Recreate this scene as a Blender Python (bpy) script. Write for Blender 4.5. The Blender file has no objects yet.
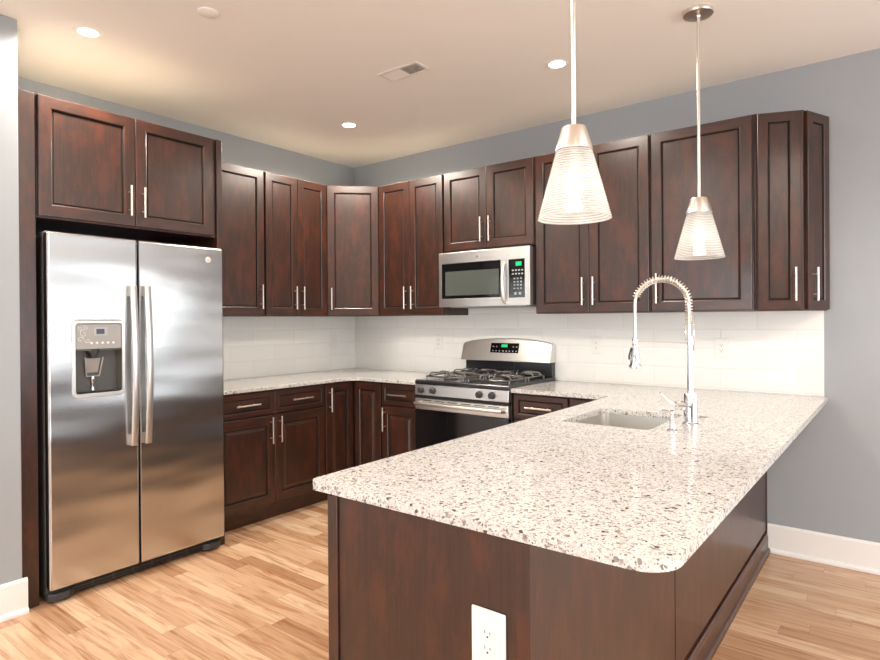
import bpy, bmesh, math, random
from mathutils import Vector, Matrix
random.seed(7)
S = bpy.context.scene
C = S.collection
PI = math.pi
R = math.radians

# ------------------------------------------------------------------ camera
cam_d = bpy.data.cameras.new('camera'); cam = bpy.data.objects.new('camera', cam_d); C.objects.link(cam)
S.camera = cam
yaw, pit, rol = R(37.55), R(-.232), R(-.389)
fw = Vector((-math.sin(yaw)*math.cos(pit), math.cos(yaw)*math.cos(pit), math.sin(pit)))
r0 = Vector((math.cos(yaw), math.sin(yaw), 0)); u0 = r0.cross(fw)
rt = r0*math.cos(rol) + u0*math.sin(rol); up = u0*math.cos(rol) - r0*math.sin(rol)
M = Matrix((rt, up, -fw)).transposed().to_4x4(); M.translation = Vector((3.963, -3.872, 1.339))
cam.matrix_world = M
cam_d.sensor_width = 36; cam_d.lens = 598.651/880*36; cam_d.shift_y = -(330-322.719)/880
cam_d.clip_start = .02

# ------------------------------------------------------------------ exposure, world, added daylight lamps
S.view_settings.view_transform = 'Standard'; S.view_settings.look = 'None'
S.view_settings.gamma = 1; S.view_settings.exposure = 0.41; S.view_settings.use_curve_mapping = False
W = bpy.data.worlds.new('world'); S.world = W; W.use_nodes = True
nt = W.node_tree; bg = nt.nodes['Background']
sky = nt.nodes.new('ShaderNodeTexSky'); sky.sky_type = 'HOSEK_WILKIE'; sky.turbidity = 3
sky.sun_direction = Vector((.3, .8, .6)).normalized()
nt.links.new(sky.outputs[0], bg.inputs[0]); bg.inputs[1].default_value = 1.0

def area(name, loc, target, sx, sy, power, col, spread=PI):
    d = bpy.data.lights.new(name, 'AREA'); d.shape = 'RECTANGLE'; d.size = sx; d.size_y = sy
    d.energy = power; d.color = col; d.spread = spread
    o = bpy.data.objects.new(name, d); C.objects.link(o); o.location = loc
    o.rotation_euler = (Vector(target)-Vector(loc)).to_track_quat('-Z', 'Y').to_euler()
    return o
H = 2.738
XR, YF = 8.4, -8.6                      # far walls of the open-plan room behind and right of the camera
DAY = (.88, .94, 1.0)
area('added_east_daylight', (XR-.03, -2.3, 1.35), (0, -2.3, 2.6), 3.0, 2.1, 110, DAY)  # lamp added at an invented window out of view
area('added_south_daylight', (3.0, YF+.03, 1.35), (3.0, 0, 3.0), 3.4, 2.1, 150, DAY)  # fill lamp added behind the camera, at an invented window
area('added_north_daylight', (6.35, -.03, 1.0), (6.35, -8, 1.6), 2.9, 1.84, 34, DAY)  # lamp added for the bright reflection in the refrigerator doors

# ------------------------------------------------------------------ materials
MATS = {}
def mat(name):
    m = bpy.data.materials.new(name); m.use_nodes = True
    b = m.node_tree.nodes['Principled BSDF']
    return m, m.node_tree, b
def plain(name, col, rough=.5, metal=0, coat=0, bump=0, bscale=60, emit=None, estr=0, noise=.0, trans=0, ior=1.45):
    m, nt, b = mat(name)
    N, L = nt.nodes, nt.links
    tc = N.new('ShaderNodeTexCoord'); nz = N.new('ShaderNodeTexNoise'); nz.inputs['Scale'].default_value = bscale
    L.new(tc.outputs['Object'], nz.inputs['Vector'])
    mx = N.new('ShaderNodeMixRGB'); mx.inputs[1].default_value = (*[c*(1-noise) for c in col], 1)
    mx.inputs[2].default_value = (*[min(1, c*(1+noise)) for c in col], 1)
    L.new(nz.outputs['Fac'], mx.inputs[0]); L.new(mx.outputs[0], b.inputs['Base Color'])
    b.inputs['Roughness'].default_value = rough; b.inputs['Metallic'].default_value = metal
    b.inputs['Coat Weight'].default_value = coat; b.inputs['Coat Roughness'].default_value = .12
    b.inputs['Transmission Weight'].default_value = trans; b.inputs['IOR'].default_value = ior
    if bump:
        bp = N.new('ShaderNodeBump'); bp.inputs['Strength'].default_value = bump; bp.inputs['Distance'].default_value = .002
        L.new(nz.outputs['Fac'], bp.inputs['Height']); L.new(bp.outputs[0], b.inputs['Normal'])
    if emit:
        b.inputs['Emission Color'].default_value = (*emit, 1); b.inputs['Emission Strength'].default_value = estr
    MATS[name] = m
    return m
def ramp(nt, fac, stops, interp='LINEAR'):
    r = nt.nodes.new('ShaderNodeValToRGB'); r.color_ramp.interpolation = interp
    e = r.color_ramp.elements
    while len(e) < len(stops): e.new(.5)
    for k, (p, c) in enumerate(stops): e[k].position = p; e[k].color = (*c, 1)
    nt.links.new(fac, r.inputs[0]); return r.outputs[0]
def mth(nt, op, a, b=None, c=None):
    n = nt.nodes.new('ShaderNodeMath'); n.operation = op
    for k, v in enumerate((a, b, c)):
        if v is None: continue
        if isinstance(v, (int, float)): n.inputs[k].default_value = v
        else: nt.links.new(v, n.inputs[k])
    return n.outputs[0]

def wood(name, axis, dark, light, red):
    m, nt, b = mat(name); N, L = nt.nodes, nt.links
    tc = N.new('ShaderNodeTexCoord'); oi = N.new('ShaderNodeObjectInfo')
    add = N.new('ShaderNodeVectorMath'); add.operation = 'ADD'
    cmb = N.new('ShaderNodeCombineXYZ')
    sh = mth(nt, 'MULTIPLY', oi.outputs['Random'], 40.)
    for k in range(3): L.new(sh, cmb.inputs[k])
    L.new(tc.outputs['Object'], add.inputs[0]); L.new(cmb.outputs[0], add.inputs[1])
    mp = N.new('ShaderNodeMapping'); sc = [70, 70, 70]; sc['xyz'.index(axis)] = 2.2
    mp.inputs['Scale'].default_value = sc; L.new(add.outputs[0], mp.inputs[0])
    n1 = N.new('ShaderNodeTexNoise'); n1.inputs['Scale'].default_value = 1.6; n1.inputs['Detail'].default_value = 5
    L.new(mp.outputs[0], n1.inputs['Vector'])
    mp2 = N.new('ShaderNodeMapping'); s2 = [16, 16, 16]; s2['xyz'.index(axis)] = 6
    mp2.inputs['Scale'].default_value = s2; L.new(add.outputs[0], mp2.inputs[0])
    n2 = N.new('ShaderNodeTexNoise'); n2.inputs['Scale'].default_value = 1; n2.inputs['Detail'].default_value = 6; n2.inputs['Roughness'].default_value = .65
    L.new(mp2.outputs[0], n2.inputs['Vector'])
    c1 = ramp(nt, n1.outputs['Fac'], [(.3, dark), (.7, light)])
    f2 = ramp(nt, n2.outputs['Fac'], [(.45, (0, 0, 0)), (.62, (1, 1, 1))])
    mx = N.new('ShaderNodeMixRGB'); mx.inputs[2].default_value = (*red, 1)
    ff = mth(nt, 'MULTIPLY', f2, .8)
    L.new(ff, mx.inputs[0]); L.new(c1, mx.inputs[1]); L.new(mx.outputs[0], b.inputs['Base Color'])
    b.inputs['Roughness'].default_value = .38; b.inputs['Coat Weight'].default_value = .35; b.inputs['Coat Roughness'].default_value = .24
    bp = N.new('ShaderNodeBump'); bp.inputs['Strength'].default_value = .12; bp.inputs['Distance'].default_value = .001
    L.new(n1.outputs['Fac'], bp.inputs['Height']); L.new(bp.outputs[0], b.inputs['Normal'])
    MATS[name] = m; return m
DK, LT, RD = (.022, .0085, .0050), (.041, .0145, .0080), (.070, .0182, .0085)
wood('wood_z', 'z', DK, LT, RD); wood('wood_x', 'x', DK, LT, RD); wood('wood_y', 'y', DK, LT, RD)
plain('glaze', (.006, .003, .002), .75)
plain('bounce_plywood', (.68, .58, .45), .8, noise=.1, bscale=20)  # pale board colour, added on cabinet tops to bounce light upward
plain('wood_inner', (.03, .014, .01), .6)
plain('nickel', (.76, .70, .63), .34, 1)
plain('chrome', (.86, .87, .9), .06, 1)
plain('black_gloss', (.006, .006, .007), .08, coat=.5)
plain('black_matte', (.012, .012, .012), .5)
plain('enamel', (.016, .016, .018), .22, coat=.3)
plain('iron', (.20, .19, .18), .28, .8)
plain('white_plastic', (.79, .77, .74), .35)
plain('slot', (.05, .045, .04), .6)
plain('grey_plastic', (.34, .33, .32), .35)
plain('dark_plastic', (.045, .045, .047), .4)
plain('fridge_side', (.10, .095, .09), .45, .2)
plain('cavity', (.13, .125, .10), .3, .3)
plain('blue_screen', (.04, .05, .09), .15)
plain('green_led', (.0, .25, .08), .3, emit=(.02, .9, .3), estr=.45)
plain('key', (.42, .42, .42), .4)
plain('mw_screen', (.085, .095, .085), .12)
plain('trim_white', (.83, .81, .79), .35, bump=.1, bscale=30)
plain('vent_white', (.74, .70, .66), .5)
plain('vent_dark', (.20, .17, .14), .6)
plain('lamp', (1, .95, .88), .4, emit=(1, .92, .80), estr=14)
plain('bulb', (1, .95, .88), .4, emit=(1, .90, .76), estr=.8)
plain('glass_pane', (.95, .97, 1), .02, trans=1)

def steel(name, col=(.62, .61, .60), rough=.2, wav=.4):
    m, nt, b = mat(name); N, L = nt.nodes, nt.links
    tc = N.new('ShaderNodeTexCoord')
    mp = N.new('ShaderNodeMapping'); mp.inputs['Scale'].default_value = (4, 4, 900); L.new(tc.outputs['Object'], mp.inputs[0])
    n1 = N.new('ShaderNodeTexNoise'); n1.inputs['Scale'].default_value = 1; L.new(mp.outputs[0], n1.inputs['Vector'])
    mp2 = N.new('ShaderNodeMapping'); mp2.inputs['Scale'].default_value = (1.3, 1.3, 4.2); L.new(tc.outputs['Object'], mp2.inputs[0])
    n2 = N.new('ShaderNodeTexNoise'); n2.inputs['Scale'].default_value = 1; n2.inputs['Detail'].default_value = 1; L.new(mp2.outputs[0], n2.inputs['Vector'])
    b.inputs['Base Color'].default_value = (*col, 1); b.inputs['Metallic'].default_value = 1
    b.inputs['Roughness'].default_value = rough
    if wav:
        bp = N.new('ShaderNodeBump'); bp.inputs['Strength'].default_value = wav; bp.inputs['Distance'].default_value = .02
        L.new(n2.outputs['Fac'], bp.inputs['Height']); L.new(bp.outputs[0], b.inputs['Normal'])
    MATS[name] = m; return m
steel('steel', (.62, .615, .61), rough=.23, wav=.8)
steel('steel_plain', (.74, .72, .69), rough=.34, wav=0)
steel('steel_sink', (.72, .70, .66), .36, 0)

def floor_mat():
    m, nt, b = mat('oak_planks'); N, L = nt.nodes, nt.links
    tc = N.new('ShaderNodeTexCoord'); sp = N.new('ShaderNodeSeparateXYZ'); L.new(tc.outputs['Object'], sp.inputs[0])
    PW = .083
    yy = mth(nt, 'DIVIDE', sp.outputs[1], PW); row = mth(nt, 'FLOOR', yy); fy = mth(nt, 'FRACT', yy)
    wn = N.new('ShaderNodeTexWhiteNoise'); wn.noise_dimensions = '1D'; L.new(row, wn.inputs['W'])
    ln = mth(nt, 'MULTIPLY_ADD', wn.outputs['Value'], .35, .62)
    xx0 = mth(nt, 'MULTIPLY_ADD', wn.outputs['Value'], 37.3, sp.outputs[0])
    xx = mth(nt, 'DIVIDE', xx0, ln); col = mth(nt, 'FLOOR', xx); fx = mth(nt, 'FRACT', xx)
    cb = N.new('ShaderNodeCombineXYZ'); L.new(row, cb.inputs[0]); L.new(col, cb.inputs[1])
    w2 = N.new('ShaderNodeTexWhiteNoise'); w2.noise_dimensions = '2D'; L.new(cb.outputs[0], w2.inputs['Vector'])
    base = ramp(nt, w2.outputs['Value'], [(0, (.44, .24, .135)), (.2, (.54, .32, .188)), (.45, (.61, .385, .235)), (.75, (.68, .455, .29)), (1, (.73, .515, .35))])
    # grain: shifted per board
    sh = N.new('ShaderNodeVectorMath'); sh.operation = 'MULTIPLY_ADD'
    L.new(w2.outputs['Color'], sh.inputs[0]); sh.inputs[1].default_value = (30, 30, 30); L.new(tc.outputs['Object'], sh.inputs[2])
    mp = N.new('ShaderNodeMapping'); mp.inputs['Scale'].default_value = (2.2, 34, 1); L.new(sh.outputs[0], mp.inputs[0])
    n1 = N.new('ShaderNodeTexNoise'); n1.inputs['Scale'].default_value = 1; n1.inputs['Detail'].default_value = 7; n1.inputs['Distortion'].default_value = 1.4
    L.new(mp.outputs[0], n1.inputs['Vector'])
    g = ramp(nt, n1.outputs['Fac'], [(.30, (.62, .50, .42)), (.47, (.93, .90, .87)), (.70, (1.08, 1.08, 1.07))])
    mx = N.new('ShaderNodeMixRGB'); mx.blend_type = 'MULTIPLY'; mx.inputs[0].default_value = .85
    L.new(base, mx.inputs[1]); L.new(g, mx.inputs[2])
    mp3 = N.new('ShaderNodeMapping'); mp3.inputs['Scale'].default_value = (1.1, 12, 1); L.new(sh.outputs[0], mp3.inputs[0])
    n3 = N.new('ShaderNodeTexNoise'); n3.inputs['Scale'].default_value = 1.3; n3.inputs['Detail'].default_value = 3; n3.inputs['Distortion'].default_value = 2.5
    L.new(mp3.outputs[0], n3.inputs['Vector'])
    g3 = ramp(nt, n3.outputs['Fac'], [(.33, (.74, .60, .50)), (.45, (1, 1, 1))])
    mx3 = N.new('ShaderNodeMixRGB'); mx3.blend_type = 'MULTIPLY'; mx3.inputs[0].default_value = .8
    L.new(mx.outputs[0], mx3.inputs[1]); L.new(g3, mx3.inputs[2])
    ey = mth(nt, 'MINIMUM', fy, mth(nt, 'SUBTRACT', 1., fy)); ey = mth(nt, 'MULTIPLY', ey, PW)
    ex = mth(nt, 'MINIMUM', fx, mth(nt, 'SUBTRACT', 1., fx)); ex = mth(nt, 'MULTIPLY', ex, ln)
    e = mth(nt, 'LESS_THAN', mth(nt, 'MINIMUM', ex, ey), .0007)
    mx2 = N.new('ShaderNodeMixRGB'); mx2.inputs[2].default_value = (.22, .10, .055, 1)
    L.new(mth(nt, 'MULTIPLY', e, .7), mx2.inputs[0]); L.new(mx3.outputs[0], mx2.inputs[1]); L.new(mx2.outputs[0], b.inputs['Base Color'])
    b.inputs['Roughness'].default_value = .26
    bp = N.new('ShaderNodeBump'); bp.inputs['Strength'].default_value = .08; bp.inputs['Distance'].default_value = .002
    L.new(n1.outputs['Fac'], bp.inputs['Height']); L.new(bp.outputs[0], b.inputs['Normal'])
    MATS['floor'] = m
floor_mat()

def quartz():
    m, nt, b = mat('speckled_quartz'); N, L = nt.nodes, nt.links
    tc = N.new('ShaderNodeTexCoord')
    nz = N.new('ShaderNodeTexNoise'); nz.inputs['Scale'].default_value = 60; L.new(tc.outputs['Object'], nz.inputs['Vector'])
    ad = N.new('ShaderNodeVectorMath'); ad.operation = 'MULTIPLY_ADD'; L.new(nz.outputs['Color'], ad.inputs[0])
    ad.inputs[1].default_value = (.006,)*3; L.new(tc.outputs['Object'], ad.inputs[2])
    prev = None
    for sc, stops in ((125, [(0, (.10, .085, .075)), (.012, (.30, .27, .25)), (.05, (.46, .42, .39)), (.09, (.66, .635, .605)), (.45, (.76, .745, .715))]),
                      (230, [(0, (.11, .09, .08)), (.04, (.33, .29, .26)), (.10, (.60, .54, .48)), (.17, (.70, .675, .645)), (.6, (.78, .765, .735))]),
                      (420, [(0, (.15, .12, .11)), (.05, (.50, .45, .41)), (.15, (.88, .855, .80)), (.6, (.79, .775, .745))])):
        v = N.new('ShaderNodeTexVoronoi'); v.inputs['Scale'].default_value = sc; L.new(ad.outputs[0], v.inputs['Vector'])
        s = N.new('ShaderNodeSeparateColor'); L.new(v.outputs['Color'], s.inputs[0])
        c = ramp(nt, s.outputs[0], stops, 'CONSTANT')
        if prev is None: prev = c
        else:
            mx = N.new('ShaderNodeMixRGB'); mx.blend_type = 'DARKEN'; mx.inputs[0].default_value = .85
            L.new(prev, mx.inputs[1]); L.new(c, mx.inputs[2]); prev = mx.outputs[0]
    dm_ = N.new('ShaderNodeMixRGB'); dm_.blend_type = 'MULTIPLY'; dm_.inputs[0].default_value = 1; dm_.inputs[2].default_value = (.90, .905, .915, 1)
    L.new(prev, dm_.inputs[1]); L.new(dm_.outputs[0], b.inputs['Base Color'])
    b.inputs['Roughness'].default_value = .16; b.inputs['Coat Weight'].default_value = .15
    MATS['quartz'] = m
quartz()

def tile_mat(name, horiz):
    m, nt, b = mat(name); N, L = nt.nodes, nt.links
    tc = N.new('ShaderNodeTexCoord'); sp = N.new('ShaderNodeSeparateXYZ'); L.new(tc.outputs['Object'], sp.inputs[0])
    cb = N.new('ShaderNodeCombineXYZ'); L.new(mth(nt, 'ADD', sp.outputs[horiz], 10.0+(.157 if horiz == 0 else .0)), cb.inputs[0]); L.new(mth(nt, 'SUBTRACT', sp.outputs[2], .919), cb.inputs[1])
    br = N.new('ShaderNodeTexBrick'); L.new(cb.outputs[0], br.inputs['Vector'])
    br.inputs['Scale'].default_value = 1; br.inputs['Brick Width'].default_value = .396; br.inputs['Row Height'].default_value = .118
    br.inputs['Mortar Size'].default_value = .0014; br.inputs['Mortar Smooth'].default_value = .3
    br.inputs['Color1'].default_value = (.84, .825, .79, 1); br.inputs['Color2'].default_value = (.81, .795, .76, 1)
    br.inputs['Mortar'].default_value = (.70, .68, .65, 1)
    L.new(br.outputs['Color'], b.inputs['Base Color']); b.inputs['Roughness'].default_value = .30; b.inputs['Specular IOR Level'].default_value = .3
    b2 = N.new('ShaderNodeTexBrick'); L.new(cb.outputs[0], b2.inputs['Vector'])
    b2.inputs['Scale'].default_value = 1; b2.inputs['Brick Width'].default_value = .396; b2.inputs['Row Height'].default_value = .118
    b2.inputs['Mortar Size'].default_value = .012; b2.inputs['Mortar Smooth'].default_value = 1
    bp = N.new('ShaderNodeBump'); bp.invert = True; bp.inputs['Strength'].default_value = .35; bp.inputs['Distance'].default_value = .0025
    L.new(b2.outputs['Fac'], bp.inputs['Height']); L.new(bp.outputs[0], b.inputs['Normal'])
    MATS[name] = m
tile_mat('tile_x', 0); tile_mat('tile_y', 1)
plain('paint_grey', (.335, .355, .375), .55, bump=.15, bscale=180, noise=.015)
plain('paint_ceiling', (.82, .79, .75), .7, bump=.1, bscale=120)

def shade_mat():
    m, nt, b = mat('ribbed_glass'); N, L = nt.nodes, nt.links
    b.inputs['Base Color'].default_value = (.95, .94, .92, 1); b.inputs['Roughness'].default_value = .12
    b.inputs['Transmission Weight'].default_value = .8; b.inputs['IOR'].default_value = 1.4
    tc = N.new('ShaderNodeTexCoord'); sp = N.new('ShaderNodeSeparateXYZ'); L.new(tc.outputs['Object'], sp.inputs[0])
    wv = mth(nt, 'MULTIPLY_ADD', mth(nt, 'SINE', mth(nt, 'MULTIPLY', sp.outputs[2], 2*PI*27/.204)), .30, .36)
    tr = N.new('ShaderNodeBsdfTranslucent'); tr.inputs[0].default_value = (.82, .815, .81, 1)
    mx = N.new('ShaderNodeMixShader'); L.new(wv, mx.inputs[0])
    L.new(b.outputs[0], mx.inputs[1]); L.new(tr.outputs[0], mx.inputs[2]); L.new(mx.outputs[0], N['Material Output'].inputs[0])
    MATS['shade'] = m
shade_mat()

# ------------------------------------------------------------------ mesh helpers
class MB:
    def __init__(s): s.v = []; s.f = []; s.m = []; s.sm = []
    def add(s, vs, fs, mi=0, smooth=False):
        o = len(s.v); s.v += [tuple(p) for p in vs]
        for f in fs: s.f.append([o+i for i in f]); s.m.append(mi); s.sm.append(smooth)
        return s
    def box(s, x0, x1, y0, y1, z0, z1, mi=0):
        v = [(x, y, z) for z in (z0, z1) for y in (y0, y1) for x in (x0, x1)]
        return s.add(v, [(0, 2, 3, 1), (4, 5, 7, 6), (0, 1, 5, 4), (2, 6, 7, 3), (0, 4, 6, 2), (1, 3, 7, 5)], mi)
    def prism(s, poly, z0, z1, mi=0, axis='z', smooth=False):
        def P(a, b, c): return {'z': (a, b, c), 'x': (c, a, b), 'y': (a, c, b)}[axis]
        n = len(poly); v = [P(a, b, z0) for a, b in poly]+[P(a, b, z1) for a, b in poly]
        s.add(v, [tuple(range(n))[::-1], tuple(range(n, 2*n))], mi)
        return s.add(v, [(i, (i+1) % n, n+(i+1) % n, n+i) for i in range(n)], mi, smooth)
    def tube(s, pts, r, n=10, mi=0, cap=True):
        pts = [Vector(p) for p in pts]; rs = r if isinstance(r, (list, tuple)) else [r]*len(pts)
        rings = []; ref = None
        for i, p in enumerate(pts):
            t = (pts[min(i+1, len(pts)-1)]-pts[max(i-1, 0)]).normalized()
            if ref is None:
                ref = Vector((0, 0, 1)) if abs(t.z) < .9 else Vector((1, 0, 0))
            a = (ref-t*ref.dot(t)).normalized(); ref = a; b = t.cross(a)
            rings.append([p+(a*math.cos(2*PI*k/n)+b*math.sin(2*PI*k/n))*rs[i] for k in range(n)])
        v = [q for rg in rings for q in rg]
        fs = [(i*n+k, i*n+(k+1) % n, (i+1)*n+(k+1) % n, (i+1)*n+k) for i in range(len(pts)-1) for k in range(n)]
        s.add(v, fs, mi, True)
        if cap: s.add(v, [tuple(range(n))[::-1], tuple(range(len(v)-n, len(v)))], mi)
        return s
    def lathe(s, prof, c=(0, 0, 0), n=40, mi=0, close=False, axis='z'):
        # prof: list of (r, z)
        v = []
        for r, z in prof:
            for k in range(n):
                a = 2*PI*k/n; x, y = r*math.cos(a), r*math.sin(a)
                q = {'z': (x, y, z), 'y': (x, z, y), 'x': (z, x, y)}[axis]
                v.append((c[0]+q[0], c[1]+q[1], c[2]+q[2]))
        m = len(prof); rng = range(m) if close else range(m-1)
        fs = [(i*n+k, i*n+(k+1) % n, ((i+1) % m)*n+(k+1) % n, ((i+1) % m)*n+k) for i in rng for k in range(n)]
        s.add(v, fs, mi, True)
        if not close:
            if prof[0][0] > 1e-6: s.add(v[:n], [tuple(range(n))], mi)
            if prof[-1][0] > 1e-6: s.add(v[-n:], [tuple(range(n))], mi)
        return s
    def text(s, body, size, mtx, mi=0, depth=.0004):
        cu = bpy.data.curves.new('txt', 'FONT'); cu.body = body; cu.size = size; cu.extrude = depth; cu.align_x = 'CENTER'; cu.align_y = 'CENTER'; cu.resolution_u = 3
        o = bpy.data.objects.new('txt', cu); me = o.to_mesh()
        s.add([mtx @ v.co for v in me.vertices], [tuple(p.vertices) for p in me.polygons], mi)
        o.to_mesh_clear(); bpy.data.objects.remove(o); bpy.data.curves.remove(cu)
        return s
    def build(s, name, mats, parent=None, bevel=0, seg=2, loc=(0, 0, 0), rotz=0, weld=True):
        me = bpy.data.meshes.new(name); me.from_pydata(s.v, [], s.f)
        if isinstance(mats, str): mats = [mats]
        for k in mats: me.materials.append(MATS[k])
        me.polygons.foreach_set('material_index', s.m); me.polygons.foreach_set('use_smooth', s.sm)
        bm = bmesh.new(); bm.from_mesh(me)
        if weld: bmesh.ops.remove_doubles(bm, verts=bm.verts, dist=1e-6)
        bmesh.ops.recalc_face_normals(bm, faces=bm.faces)
        for e in bm.edges:
            if len(e.link_faces) == 2 and e.calc_face_angle(0) > R(38): e.smooth = False
        bm.to_mesh(me); bm.free()
        o = bpy.data.objects.new(name, me); C.objects.link(o)
        o.location = loc; o.rotation_euler = (0, 0, rotz)
        if parent: o.parent = parent
        if bevel:
            b = o.modifiers.new('bevel', 'BEVEL'); b.width = bevel; b.segments = seg; b.limit_method = 'ANGLE'; b.angle_limit = R(35)
            b.harden_normals = False
        return o
def empty(name, label, cat, loc=(0, 0, 0), rotz=0, group=None):
    o = bpy.data.objects.new(name, None); C.objects.link(o); o.location = loc; o.rotation_euler = (0, 0, rotz)
    o.empty_display_size = .1
    return tag(o, label, cat, group)
def tag(o, label, cat, group=None):
    o['label'] = label; o['category'] = cat
    if group: o['group'] = group
    return o
def struct(name, mb, mats, parent=None, **k):
    o = mb.build(name, mats, parent, **k)
    if not parent: o['kind'] = 'structure'
    return o
def fillet(poly, radii, n=6):
    out = []
    for i, p in enumerate(poly):
        r = radii[i]
        if not r: out.append(tuple(p)); continue
        p = Vector(p); a = (Vector(poly[i-1])-p).normalized(); b = (Vector(poly[(i+1) % len(poly)])-p).normalized()
        ang = math.acos(max(-1, min(1, a.dot(b)))); d = r/math.tan(ang/2)
        c = p+(a+b).normalized()*(r/math.sin(ang/2))
        s, e = p+a*d-c, p+b*d-c
        a0 = math.atan2(s.y, s.x); a1 = math.atan2(e.y, e.x); da = (a1-a0+PI) % (2*PI)-PI
        for k in range(n+1): t = a0+da*k/n; out.append((c.x+r*math.cos(t), c.y+r*math.sin(t)))
    return out
def slab(name, outer, holes, z0, z1, mats, parent=None, axis='z', bevel=0, seg=2):
    # prism of a polygon with holes
    bm = bmesh.new(); edges = []
    for lp in [outer]+holes:
        vs = [bm.verts.new((a, b, z0)) for a, b in lp]
        edges += [bm.edges.new((vs[i], vs[(i+1) % len(vs)])) for i in range(len(vs))]
    bmesh.ops.triangle_fill(bm, use_beauty=True, use_dissolve=False, edges=edges)
    g = bmesh.ops.extrude_face_region(bm, geom=bm.faces[:])
    for e in g['geom']:
        if isinstance(e, bmesh.types.BMVert): e.co.z = z1
    if axis != 'z':
        for v in bm.verts:
            a, b, c = v.co; v.co = (c, a, b) if axis == 'x' else (a, c, b)
    bmesh.ops.recalc_face_normals(bm, faces=bm.faces)
    me = bpy.data.meshes.new(name); bm.to_mesh(me); bm.free()
    me.materials.append(MATS[mats])
    o = bpy.data.objects.new(name, me); C.objects.link(o)
    if parent: o.parent = parent
    if bevel:
        b = o.modifiers.new('bevel', 'BEVEL'); b.width = bevel; b.segments = seg; b.limit_method = 'ANGLE'; b.angle_limit = R(50)
    return o
def rect(a0, a1, b0, b1): return [(a0, b0), (a1, b0), (a1, b1), (a0, b1)]

# ------------------------------------------------------------------ the setting
B, T, CT = 1.378, 2.43, .910          # wall cabinet bottom and top, counter height
struct('floor', MB().box(-.2, XR+.2, YF-.2, .2, -.1, 0), 'floor')
struct('ceiling', MB().box(-.2, XR+.2, YF-.2, .2, H, H+.1), 'paint_ceiling')
struct('wall_back', MB().box(-.2, 4.9, 0, .2, 0, H).box(7.8, XR+.2, 0, .2, 0, H).box(4.9, 7.8, 0, .2, 0, .08).box(4.9, 7.8, 0, .2, 1.95, H), 'paint_grey')
struct('wall_left', MB().box(-.2, 0, -2.865, 0, 0, H), 'paint_grey')
struct('wall_left_front', MB().box(-.2, .742, YF, -2.862, 0, H), 'paint_grey', bevel=.004)
# right and front walls out of view, each with an added window opening
def wall_with_hole(name, axis, u0, u1, a, b, hu0, hu1, hz0, hz1):
    m = MB()
    for (p, q, z0, z1) in ((u0, hu0, 0, H), (hu1, u1, 0, H), (hu0, hu1, 0, hz0), (hu0, hu1, hz1, H)):
        if z1-z0 < 1e-4: continue
        if axis == 'x': m.box(a, b, p, q, z0, z1)
        else: m.box(p, q, a, b, z0, z1)
    struct(name, m, 'paint_grey')
wall_with_hole('wall_right', 'x', YF, 0, XR, XR+.2, -3.8, -.8, .3, 2.4)
wall_with_hole('wall_front', 'y', .742, XR, YF-.2, YF, 1.3, 4.7, .3, 2.4)
def window(n, axis, u0, u1, z0, z1, w):
    m = MB(); g = MB(); t = .05
    def bx(mb, a0, a1, c0, c1, d0=.06, d1=.12):
        if axis == 'n': mb.box(a0, a1, w+d0, w+d1, c0, c1); return
        if axis == 'x': mb.box(w+d0, w+d1, a0, a1, c0, c1)
        else: mb.box(a0, a1, w-d1, w-d0, c0, c1)
    bx(m, u0, u0+t, z0, z1); bx(m, u1-t, u1, z0, z1); bx(m, u0, u1, z0, z0+t); bx(m, u0, u1, z1-t, z1)
    for k in (1, 2): c = u0+(u1-u0)*k/3; bx(m, c-t/2, c+t/2, z0, z1)
    bx(g, u0+t, u1-t, z0+t, z1-t, .085, .09)
    o = struct('window_%d' % n, m, 'trim_white'); g.build('glass', 'glass_pane', o)
window(1, 'x', -3.8, -.8, .3, 2.4, XR); window(2, 'y', 1.3, 4.7, .3, 2.4, YF); window(3, 'n', 4.9, 7.8, .08, 1.95, 0)  # invented windows out of view, added as sources for light and reflections

def baseboard(name, x0, y0, x1, y1, nx, ny, h=.16):
    # profile extruded between two points, (nx, ny) points into the room
    prof = [(0, 0), (.026, 0), (.026, .012), (.021, .021), (.014, .024), (.014, h-.012), (.009, h), (0, h)]
    v = [(x0+nx*d, y0+ny*d, z) for d, z in prof]+[(x1+nx*d, y1+ny*d, z) for d, z in prof]; n = len(prof)
    m = MB().add(v, [tuple(range(n)), tuple(range(n, 2*n))]+[(i, (i+1) % n, n+(i+1) % n, n+i) for i in range(n)])
    struct(name, m, 'trim_white')
baseboard('baseboard_back', 3.356, 0, 4.86, 0, 0, -1)
baseboard('baseboard_left', .742, -2.845, .742, YF+.03, 1, 0)
baseboard('baseboard_right', XR, -.001, XR, YF+.03, -1, 0)
baseboard('baseboard_front', .77, YF, XR-.03, YF, 0, 1)

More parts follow.
